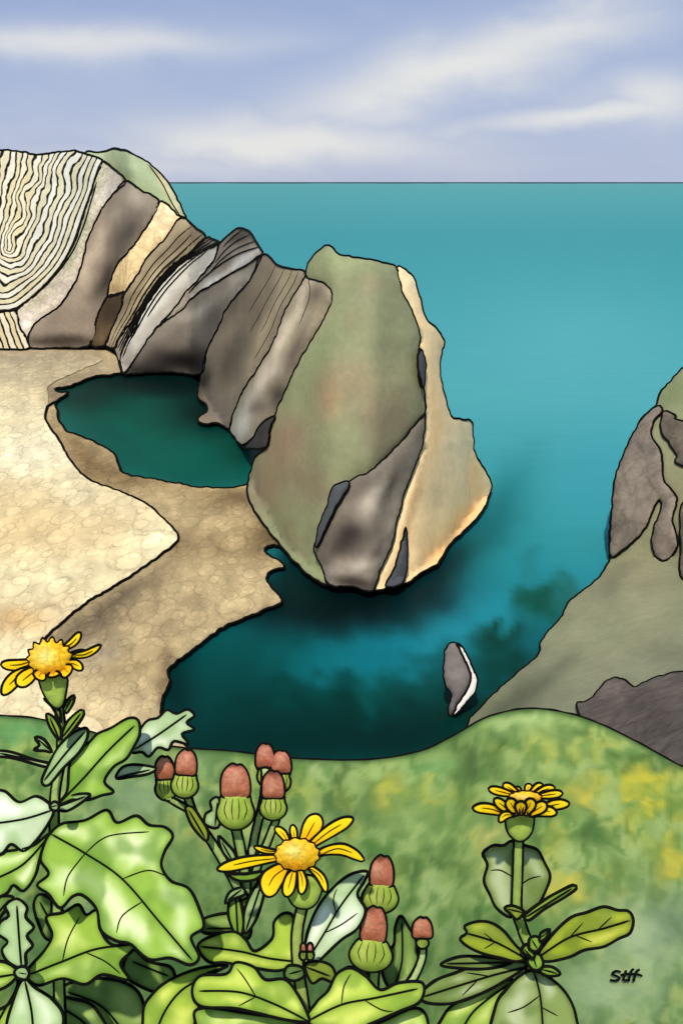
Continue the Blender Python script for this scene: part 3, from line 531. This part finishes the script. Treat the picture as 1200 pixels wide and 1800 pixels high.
leaf(A,oA,[(108,1298),(118,1270),(142,1248),(148,1256),(132,1280),(112,1302)],[(110,1296),(142,1254)],.90,'l')
leaf(A,oA,[(106,1270),(94,1245),(78,1228),(92,1232),(106,1250)],[(105,1266),(84,1232)],.91,'l')
leaf(A,oA,[(112,1250),(116,1234),(130,1222),(130,1234),(118,1254)],[(114,1250),(128,1226)],.91,'l')
leaf(A,oA,[(100,1345),(60,1335),(20,1322),(-10,1320),(-10,1328),(30,1334),(80,1348)],[(98,1344),(0,1324)],.92,'p')
leaf(A,oA,[(92,1322),(78,1300),(62,1296),(70,1310),(60,1318),(80,1320)],[(90,1320),(68,1300)],.91,'b')
leaf(A,oA,[(88,1416),(96,1409),(104,1414),(102,1424),(92,1424)],[(90,1418),(100,1416)],.86,'b')
flower(A,oA,(88,1158),36,29,.90,[(2,1168,9,-4,1),(4,1220,12,8,0),(30,1204,13,0,0),(124,1184,13,0,0),(146,1176,8,-4,0),(178,1134,6,8,1),(142,1112,7,4,1),(162,1150,6,-4,1),(66,1194,12,0,0),(96,1190,11,0,0)],[(72,1186),(70,1200),(82,1228),(98,1244),(110,1240),(116,1218),(118,1192),(100,1186)],True)
# --- rosette lower-left
YF=.88; oF=P(40,2260,YF); Fp=thing('leafy_plant','lobed leaf rosette without flowers in the bottom left corner','plant',tuple(oF))
stem(Fp,oF,[(40,1712),(44,1900),(40,2260)],9,11,.90)
leaf(Fp,oF,[(36,1702),(14,1690),(4,1670),(14,1655),(-4,1640),(2,1620),(16,1610),(10,1592),(30,1580),(48,1594),(46,1612),(60,1630),(48,1645),(58,1662),(46,1676),(46,1696)],[(38,1700),(34,1650),(30,1592)],.86,'b')
leaf(Fp,oF,[(48,1706),(78,1672),(92,1644),(82,1612),(112,1604),(138,1590),(152,1608),(172,1600),(180,1640),(202,1662),(248,1653),(232,1672),(212,1694),(226,1722),(180,1713),(150,1730),(110,1720),(70,1732),(50,1722)],[(50,1714),(110,1690),(170,1668),(238,1660)],.87,'g',veins=[[(110,1690),(120,1650),(140,1612)],[(150,1674),(185,1690),(212,1712)]])
leaf(Fp,oF,[(32,1706),(4,1690),(-30,1700),(-30,1744),(4,1738),(26,1722)],[(30,1712),(-20,1720)],.87,'g')
leaf(Fp,oF,[(42,1720),(62,1736),(92,1756),(112,1786),(100,1830),(60,1850),(30,1850),(12,1810),(24,1760)],[(44,1724),(56,1780),(60,1840)],.86,'b')
leaf(Fp,oF,[(36,1722),(20,1760),(-6,1776),(-30,1770),(-30,1850),(10,1840),(30,1790)],[(34,1730),(0,1790),(-20,1830)],.87,'g')
leaf(Fp,oF,[(30,1718),(26,1708),(34,1700),(46,1700),(52,1710),(46,1722)],[(34,1710),(46,1712)],.83,'b')
leaf(Fp,oF,[(110,1740),(150,1722),(200,1722),(240,1740),(256,1780),(262,1850),(180,1850),(130,1800)],[(120,1744),(180,1770),(230,1830)],.97,'d')
leaf(Fp,oF,[(90,1760),(130,1756),(170,1775),(200,1850),(110,1850)],[(96,1764),(150,1800),(160,1840)],.93,'d')
leaf(Fp,oF,[(232,1668),(262,1690),(300,1700),(306,1724),(280,1744),(240,1730),(216,1708)],[(232,1690),(296,1716)],1.0,'d')
leaf(Fp,oF,[(60,1590),(74,1572),(110,1600),(120,1640),(86,1652),(70,1628)],[(70,1585),(100,1640)],1.0,'d')
leaf(Fp,oF,[(-20,1590),(0,1576),(24,1578),(10,1600),(-6,1620),(-30,1640)],[(16,1582),(-16,1620)],.93,'d')
# --- centre plant B
YB=.88; oB=P(560,2250,YB); Bp=thing('ragwort_plant','yellow ragwort with long thin petals, lowest of the flowers, bottom centre','flower',tuple(oB),group='yellow ragwort plants in flower')
stem(Bp,oB,[(532,1590),(522,1640),(524,1700),(536,1790),(550,1950),(560,2250)],9,11,YB,(146,160,84))
leaf(Bp,oB,[(534,1692),(540,1640),(560,1592),(590,1556),(618,1536),(645,1532),(640,1550),(628,1572),(642,1600),(628,1632),(600,1652),(570,1680),(548,1702)],[(538,1692),(570,1640),(600,1590),(640,1538)],.91,'p',fold=.00004,veins=[[(570,1640),(600,1625),(628,1605)],[(590,1605),(586,1580),(592,1562)]])
leaf(Bp,oB,[(348,1662),(376,1644),(412,1638),(432,1652),(448,1672),(478,1650),(482,1620),(500,1605),(516,1612),(518,1650),(520,1690),(490,1706),(440,1700),(396,1692),(366,1690)],[(352,1664),(420,1672),(470,1684),(518,1690)],.90,'l')
leaf(Bp,oB,[(360,1640),(350,1622),(372,1610),(412,1606),(440,1625),(436,1650),(410,1640)],[(362,1632),(430,1632)],.97,'d')
leaf(Bp,oB,[(540,1796),(500,1792),(450,1780),(410,1772),(352,1768),(338,1742),(352,1716),(398,1712),(414,1692),(446,1700),(466,1722),(500,1722),(522,1746),(540,1782)],[(540,1794),(480,1764),(420,1744),(350,1742)],.83,'l',veins=[[(450,1752),(430,1720),(416,1702)],[(450,1752),(420,1768)]])
leaf(Bp,oB,[(540,1796),(556,1762),(576,1742),(592,1712),(616,1702),(642,1716),(668,1740),(700,1728),(742,1728),(738,1760),(700,1778),(650,1800),(600,1820)],[(542,1794),(600,1766),(660,1754),(734,1738)],.83,'l',veins=[[(600,1766),(604,1735),(616,1712)],[(640,1758),(670,1775),(690,1778)]])
leaf(Bp,oB,[(400,1698),(352,1702),(300,1722),(268,1748),(252,1780),(262,1850),(330,1850),(342,1800),(350,1764),(340,1742),(352,1718)],[(396,1702),(320,1740),(280,1800),(290,1840)],.88,'l')
leaf(Bp,oB,[(540,1796),(500,1790),(440,1782),(360,1772),(342,1790),(380,1850),(520,1860)],[(536,1800),(460,1808),(380,1820)],.85,'g')
leaf(Bp,oB,[(542,1798),(600,1818),(660,1800),(730,1772),(752,1800),(740,1850),(600,1870)],[(546,1802),(640,1830),(720,1810)],.85,'g')
leaf(Bp,oB,[(530,1700),(506,1698),(500,1716),(516,1724),(534,1716)],[(530,1706),(508,1712)],.86,'d')
leaf(Bp,oB,[(536,1696),(560,1690),(584,1700),(590,1728),(566,1720),(548,1728)],[(538,1700),(580,1716)],.86,'o')
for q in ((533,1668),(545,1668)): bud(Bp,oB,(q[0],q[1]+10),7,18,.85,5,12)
flower(Bp,oB,(522,1502),37,27,.86,[(382,1528,10,3,0),(446,1488,5,-3,1),(484,1454,7,3,1),(514,1450,6,0,1),(560,1432,16,0,1),(620,1438,11,-3,1),(640,1512,10,-16,1),(466,1574,19,8,0),(503,1576,11,0,0),(530,1572,8,-4,0),(574,1568,7,-8,0)],[(498,1546),(506,1576),(520,1594),(544,1596),(560,1580),(566,1548),(534,1538)])
# --- buds D
YD=.96; oD=P(430,2230,YD); Dp=thing('ragwort_bud_plant','clump of closed rust tipped buds left of the centre flower','plant',tuple(oD),group='budding ragwort stems')
stem(Dp,oD,[(414,1452),(424,1500),(432,1560),(420,1640),(430,1900),(430,2230)],8,10,.97,(134,158,92))
stem(Dp,oD,[(330,1400),(345,1440),(372,1480),(402,1530),(428,1580)],6,8,.965,(146,166,100))
stem(Dp,oD,[(466,1350),(464,1400),(448,1470),(436,1540)],6,7,.985,(166,182,124))
stem(Dp,oD,[(486,1440),(470,1480),(450,1530),(440,1580)],6,7,.975,(146,166,100))
stem(Dp,oD,[(292,1400),(312,1412),(336,1424)],5,6,.97,(146,166,100))
leaf(Dp,oD,[(362,1478),(338,1452),(326,1420),(338,1418),(354,1440),(366,1462)],[(360,1472),(332,1424)],.955,'o')
leaf(Dp,oD,[(378,1456),(360,1448),(362,1430),(372,1424),(370,1408),(384,1402),(388,1430),(386,1450)],[(378,1452),(382,1410)],.97,'b')
leaf(Dp,oD,[(426,1560),(404,1568),(396,1588),(410,1580),(430,1572)],[(424,1564),(400,1582)],.955,'b')
leaf(Dp,oD,[(420,1650),(404,1620),(402,1590),(414,1560),(424,1590),(428,1625)],[(418,1645),(414,1570)],.955,'g')
leaf(Dp,oD,[(430,1640),(430,1600),(448,1560),(466,1545),(462,1580),(448,1620)],[(432,1636),(460,1552)],.96,'b')
leaf(Dp,oD,[(400,1536),(430,1536),(462,1532),(448,1546),(420,1548)],[(404,1538),(456,1534)],.955,'g')
leaf(Dp,oD,[(412,1520),(392,1498),(384,1470),(398,1482),(414,1502)],[(410,1516),(390,1480)],.965,'b')
bud(Dp,oD,(292,1384),19,44,.97,17,34,rot=-4); bud(Dp,oD,(325,1378),24,48,.95,19,38,rot=4)
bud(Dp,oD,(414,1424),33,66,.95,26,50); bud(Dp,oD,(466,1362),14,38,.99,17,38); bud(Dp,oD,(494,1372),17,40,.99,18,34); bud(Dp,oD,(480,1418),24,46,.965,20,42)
# --- buds E
YE=.93; oE=P(660,2240,YE); Ep=thing('ragwort_bud_plant','stem of closed rust tipped buds right of the centre flower','plant',tuple(oE),group='budding ragwort stems')
stem(Ep,oE,[(668,1600),(664,1660),(656,1740),(660,1900),(660,2240)],8,10,.96,(134,158,86))
stem(Ep,oE,[(742,1650),(742,1680),(730,1712),(700,1760),(668,1830)],6,8,.97,(166,184,126))
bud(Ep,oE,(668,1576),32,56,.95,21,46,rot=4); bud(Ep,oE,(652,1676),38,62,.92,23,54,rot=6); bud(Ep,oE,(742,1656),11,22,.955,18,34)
leaf(Ep,oE,[(690,1740),(672,1712),(676,1680),(692,1660),(694,1630),(704,1610),(718,1630),(730,1652),(734,1690),(722,1722)],[(692,1736),(706,1690),(706,1620)],1.0,'d')
leaf(Ep,oE,[(640,1740),(600,1716),(612,1700),(640,1706),(656,1726)],[(642,1736),(612,1708)],.97,'d')
# --- plant C
YC=1.0; oC=P(930,2200,YC); Cp=thing('ragwort_plant','yellow ragwort with rounded leaves standing alone at the right','flower',tuple(oC),group='yellow ragwort plants in flower')
stem(Cp,oC,[(911,1468),(909,1540),(908,1600),(920,1640),(932,1690),(934,1900),(930,2200)],8,10,YC,(138,156,80))
leaf(Cp,oC,[(912,1600),(896,1612),(872,1596),(860,1572),(850,1548),(856,1520),(848,1500),(866,1486),(884,1486),(900,1478),(922,1486),(944,1494),(956,1516),(966,1540),(958,1566),(944,1592),(926,1604)],[(908,1598),(906,1550),(900,1492)],1.04,'s',veins=[[(908,1560),(930,1545),(950,1540)],[(906,1545),(880,1530),(862,1530)]])
leaf(Cp,oC,[(924,1682),(904,1660),(884,1636),(862,1622),(838,1620),(816,1628),(820,1640),(808,1650),(822,1664),(848,1676),(880,1684),(908,1690)],[(922,1684),(870,1656),(818,1640)],.97,'o',veins=[[(870,1656),(850,1640)],[(870,1656),(850,1668)]])
leaf(Cp,oC,[(942,1684),(956,1660),(978,1634),(1004,1612),(1030,1604),(1060,1594),(1084,1600),(1104,1602),(1112,1618),(1106,1640),(1086,1650),(1060,1664),(1026,1670),(1000,1682),(964,1690)],[(944,1684),(1000,1648),(1060,1632),(1106,1618)],.97,'o',veins=[[(1000,1648),(1024,1622)],[(1010,1644),(1040,1656)],[(1050,1634),(1074,1612)]])
leaf(Cp,oC,[(922,1608),(956,1582),(984,1566),(1006,1556),(1012,1562),(990,1578),(956,1598),(928,1618)],[(924,1612),(1004,1562)],.97,'l')
leaf(Cp,oC,[(920,1602),(900,1592),(886,1596),(896,1606),(908,1616)],[(918,1604),(892,1598)],.97,'o')
leaf(Cp,oC,[(926,1696),(894,1690),(846,1694),(800,1710),(764,1724),(738,1748),(748,1762),(790,1764),(836,1750),(880,1728)],[(924,1700),(860,1716),(744,1752)],.98,'s',veins=[[(860,1716),(820,1710)],[(840,1722),(812,1750)]])
leaf(Cp,oC,[(900,1690),(850,1682),(806,1682),(774,1696),(812,1702),(860,1702)],[(896,1692),(784,1694)],.99,'s')
leaf(Cp,oC,[(936,1706),(912,1716),(890,1738),(870,1770),(862,1850),(950,1870),(1016,1850),(1012,1790),(998,1752),(970,1722)],[(938,1708),(950,1760),(956,1860)],.96,'s',veins=[[(948,1750),(920,1770),(892,1780)],[(950,1770),(980,1786)]])
leaf(Cp,oC,[(900,1722),(858,1736),(812,1756),(780,1784),(758,1850),(850,1850),(872,1770)],[(896,1728),(830,1780),(800,1840)],.99,'g')
for pl,md in (([(930,1650),(942,1646),(952,1656),(944,1672),(930,1668)],[(934,1652),(944,1668)]),([(926,1680),(916,1670),(924,1660),(936,1668),(938,1684)],[(920,1668),(934,1682)]),([(936,1704),(926,1690),(936,1674),(948,1678),(954,1694),(948,1704)],[(936,1680),(942,1700)]),([(950,1700),(970,1700),(984,1712),(966,1716),(950,1710)],[(952,1704),(978,1711)]),([(950,1640),(966,1634),(958,1650),(948,1654)],[(950,1648),(962,1638)])):
    leaf(Cp,oC,pl,md,.95,'g',fold=.0001)
flower(Cp,oC,(922,1402),28,11,.98,[(858,1386,7,0,1),(884,1378,7,0,1),(906,1384,5,0,1),(930,1378,6,0,1),(952,1378,7,0,1),(974,1384,7,-2,1),(988,1394,7,0,1),(830,1420,9,4,0),(1000,1412,9,-6,0),(876,1444,7,6,0),(868,1404,8,0,0),(892,1404,10,0,0),(914,1408,10,0,0),(936,1404,10,0,0),(960,1412,10,0,0),(978,1428,9,-4,0)],[(892,1430),(888,1448),(894,1466),(908,1478),(922,1476),(934,1462),(938,1440),(934,1430),(914,1426)],cup=(916,1432))
# signature strokes lying on the turf
def gpt(q): q=np.array(q,float); return P(q[:,0],q[:,1],groundY(q[:,0],q[:,1])*.985)
V=[];Fc=[];off=0
for st in ([(1090,1709),(1082,1707),(1075,1712),(1083,1716),(1088,1720),(1081,1724),(1072,1723)],[(1099,1707),(1095,1722),(1101,1723)],[(1091,1714),(1104,1712),(1120,1713),(1128,1716)],[(1112,1704),(1108,1708),(1104,1724)],[(1122,1705),(1117,1709),(1113,1724)]):
    pp=gpt(catmull(st,2,False)); v,f=tube(pp,2.0*np.linalg.norm(pp-CAM,axis=1)/F); V.append(v); Fc+= [tuple(i+off for i in g) for g in f]; off+=len(v)
so=link('signature',np.concatenate(V),Fc,[M_line],None); tag(so,'small dark handwritten signature lying on the grass at lower right','signature')
# ================= LIGHT =================
W=bpy.data.worlds.new('World'); S.world=W; W.use_nodes=True; nt=W.node_tree; L=nt.links
bg=nt.nodes['Background']
sky=N(nt,'ShaderNodeTexSky',sky_type='NISHITA'); sky.sun_disc=False
SE,SA=math.radians(50),math.radians(189)
sky.sun_elevation=SE; sky.sun_rotation=SA
tc=N(nt,'ShaderNodeTexCoord'); sep=N(nt,'ShaderNodeSeparateXYZ'); L.new(tc.outputs['Generated'],sep.inputs[0])
def mth(op,a,b=None,c=None,clamp=False):
    n=N(nt,'ShaderNodeMath',operation=op); n.use_clamp=clamp
    for i,v in enumerate((a,b,c)):
        if v is None: continue
        if isinstance(v,(int,float)): n.inputs[i].default_value=v
        else: L.new(v,n.inputs[i])
    return n.outputs[0]
yy=mth('MAXIMUM',sep.outputs[1],.08); u=mth('DIVIDE',sep.outputs[0],yy); e=mth('DIVIDE',sep.outputs[2],yy)
cmb=N(nt,'ShaderNodeCombineXYZ'); L.new(mth('MULTIPLY',u,4.),cmb.inputs[0]); L.new(mth('MULTIPLY',e,7.),cmb.inputs[1])
nA=N(nt,'ShaderNodeTexNoise'); nA.inputs['Scale'].default_value=3.0; nA.inputs['Detail'].default_value=6; nA.inputs['Roughness'].default_value=.5; L.new(cmb.outputs[0],nA.inputs['Vector'])
nn=mth('SUBTRACT',nA.outputs['Fac'],.5)
def ue(px,py): b=(900-py)/F; den=CP+b*SP; return (px-600)/F/den, -float(slope(py))
tot=None
for (px_,py_,rx,ry,ro,st) in ((800,120,290,48,-17,1.0),(930,72,200,34,-9,.9),(740,138,120,52,-14,1.0),(110,74,290,24,0,.85),(500,250,240,34,2,1.0),(420,235,80,30,0,.8),(1060,198,220,16,-6,.9),(1150,168,90,36,0,.85),(620,165,150,28,-20,.6),(250,290,300,24,0,.45),(700,285,200,20,0,.3)):
    u0,e0=ue(px_,py_); a=math.radians(-ro); s=1/F*1.05
    du=mth('SUBTRACT',u,u0); de=mth('SUBTRACT',e,e0)
    p_=mth('ADD',mth('MULTIPLY',du,math.cos(a)/(rx*s)),mth('MULTIPLY',de,math.sin(a)/(rx*s)))
    q_=mth('ADD',mth('MULTIPLY',de,math.cos(a)/(ry*s)),mth('MULTIPLY',du,-math.sin(a)/(ry*s)))
    q_=mth('ADD',q_,mth('MULTIPLY',nn,2.0)); p_=mth('ADD',p_,mth('MULTIPLY',nn,1.2))
    r=mth('ADD',mth('MULTIPLY',p_,p_),mth('MULTIPLY',q_,q_))
    g=mth('MULTIPLY',mth('EXPONENT',mth('MULTIPLY',r,-1.0)),st)
    tot=g if tot is None else mth('MAXIMUM',tot,g)
tot=mth('ADD',tot,mth('MULTIPLY',nn,.3),clamp=True)
rp=N(nt,'ShaderNodeValToRGB'); L.new(mth('MULTIPLY',e,4.0,clamp=True),rp.inputs[0])
el=rp.color_ramp.elements
def c4_(c): return (*s2l(c),1)
el[0].position=0; el[0].color=c4_((182,192,218)); el[1].position=1; el[1].color=c4_((144,166,208))
x=el.new(.3); x.color=c4_((170,184,217)); x=el.new(.66); x.color=c4_((152,171,211))
mc=N(nt,'ShaderNodeMix',data_type='RGBA'); mc.inputs[7].default_value=c4_((230,230,229)); L.new(tot,mc.inputs[0]); L.new(rp.outputs[0],mc.inputs[6])
sk=N(nt,'ShaderNodeVectorMath',operation='SCALE'); sk.inputs['Scale'].default_value=.12; L.new(sky.outputs[0],sk.inputs[0])
mf=N(nt,'ShaderNodeMix',data_type='RGBA'); mf.inputs[0].default_value=.06; L.new(mc.outputs[2],mf.inputs[6]); L.new(sk.outputs[0],mf.inputs[7])
L.new(mf.outputs[2],bg.inputs[0]); bg.inputs[1].default_value=1.0
sl=bpy.data.lights.new('sun','SUN'); sl.energy=3.3; sl.angle=math.radians(1.5); sl.color=(1,.95,.86)
so_=bpy.data.objects.new('sun',sl); COL.objects.link(so_)
dirv=Vector((math.sin(SA)*math.cos(SE),math.cos(SA)*math.cos(SE),math.sin(SE)))
so_.rotation_euler=dirv.to_track_quat('Z','Y').to_euler(); so_.location=(0,-20,80)
S.view_settings.view_transform='Standard'; S.view_settings.look='None'; S.view_settings.exposure=0; S.view_settings.gamma=1
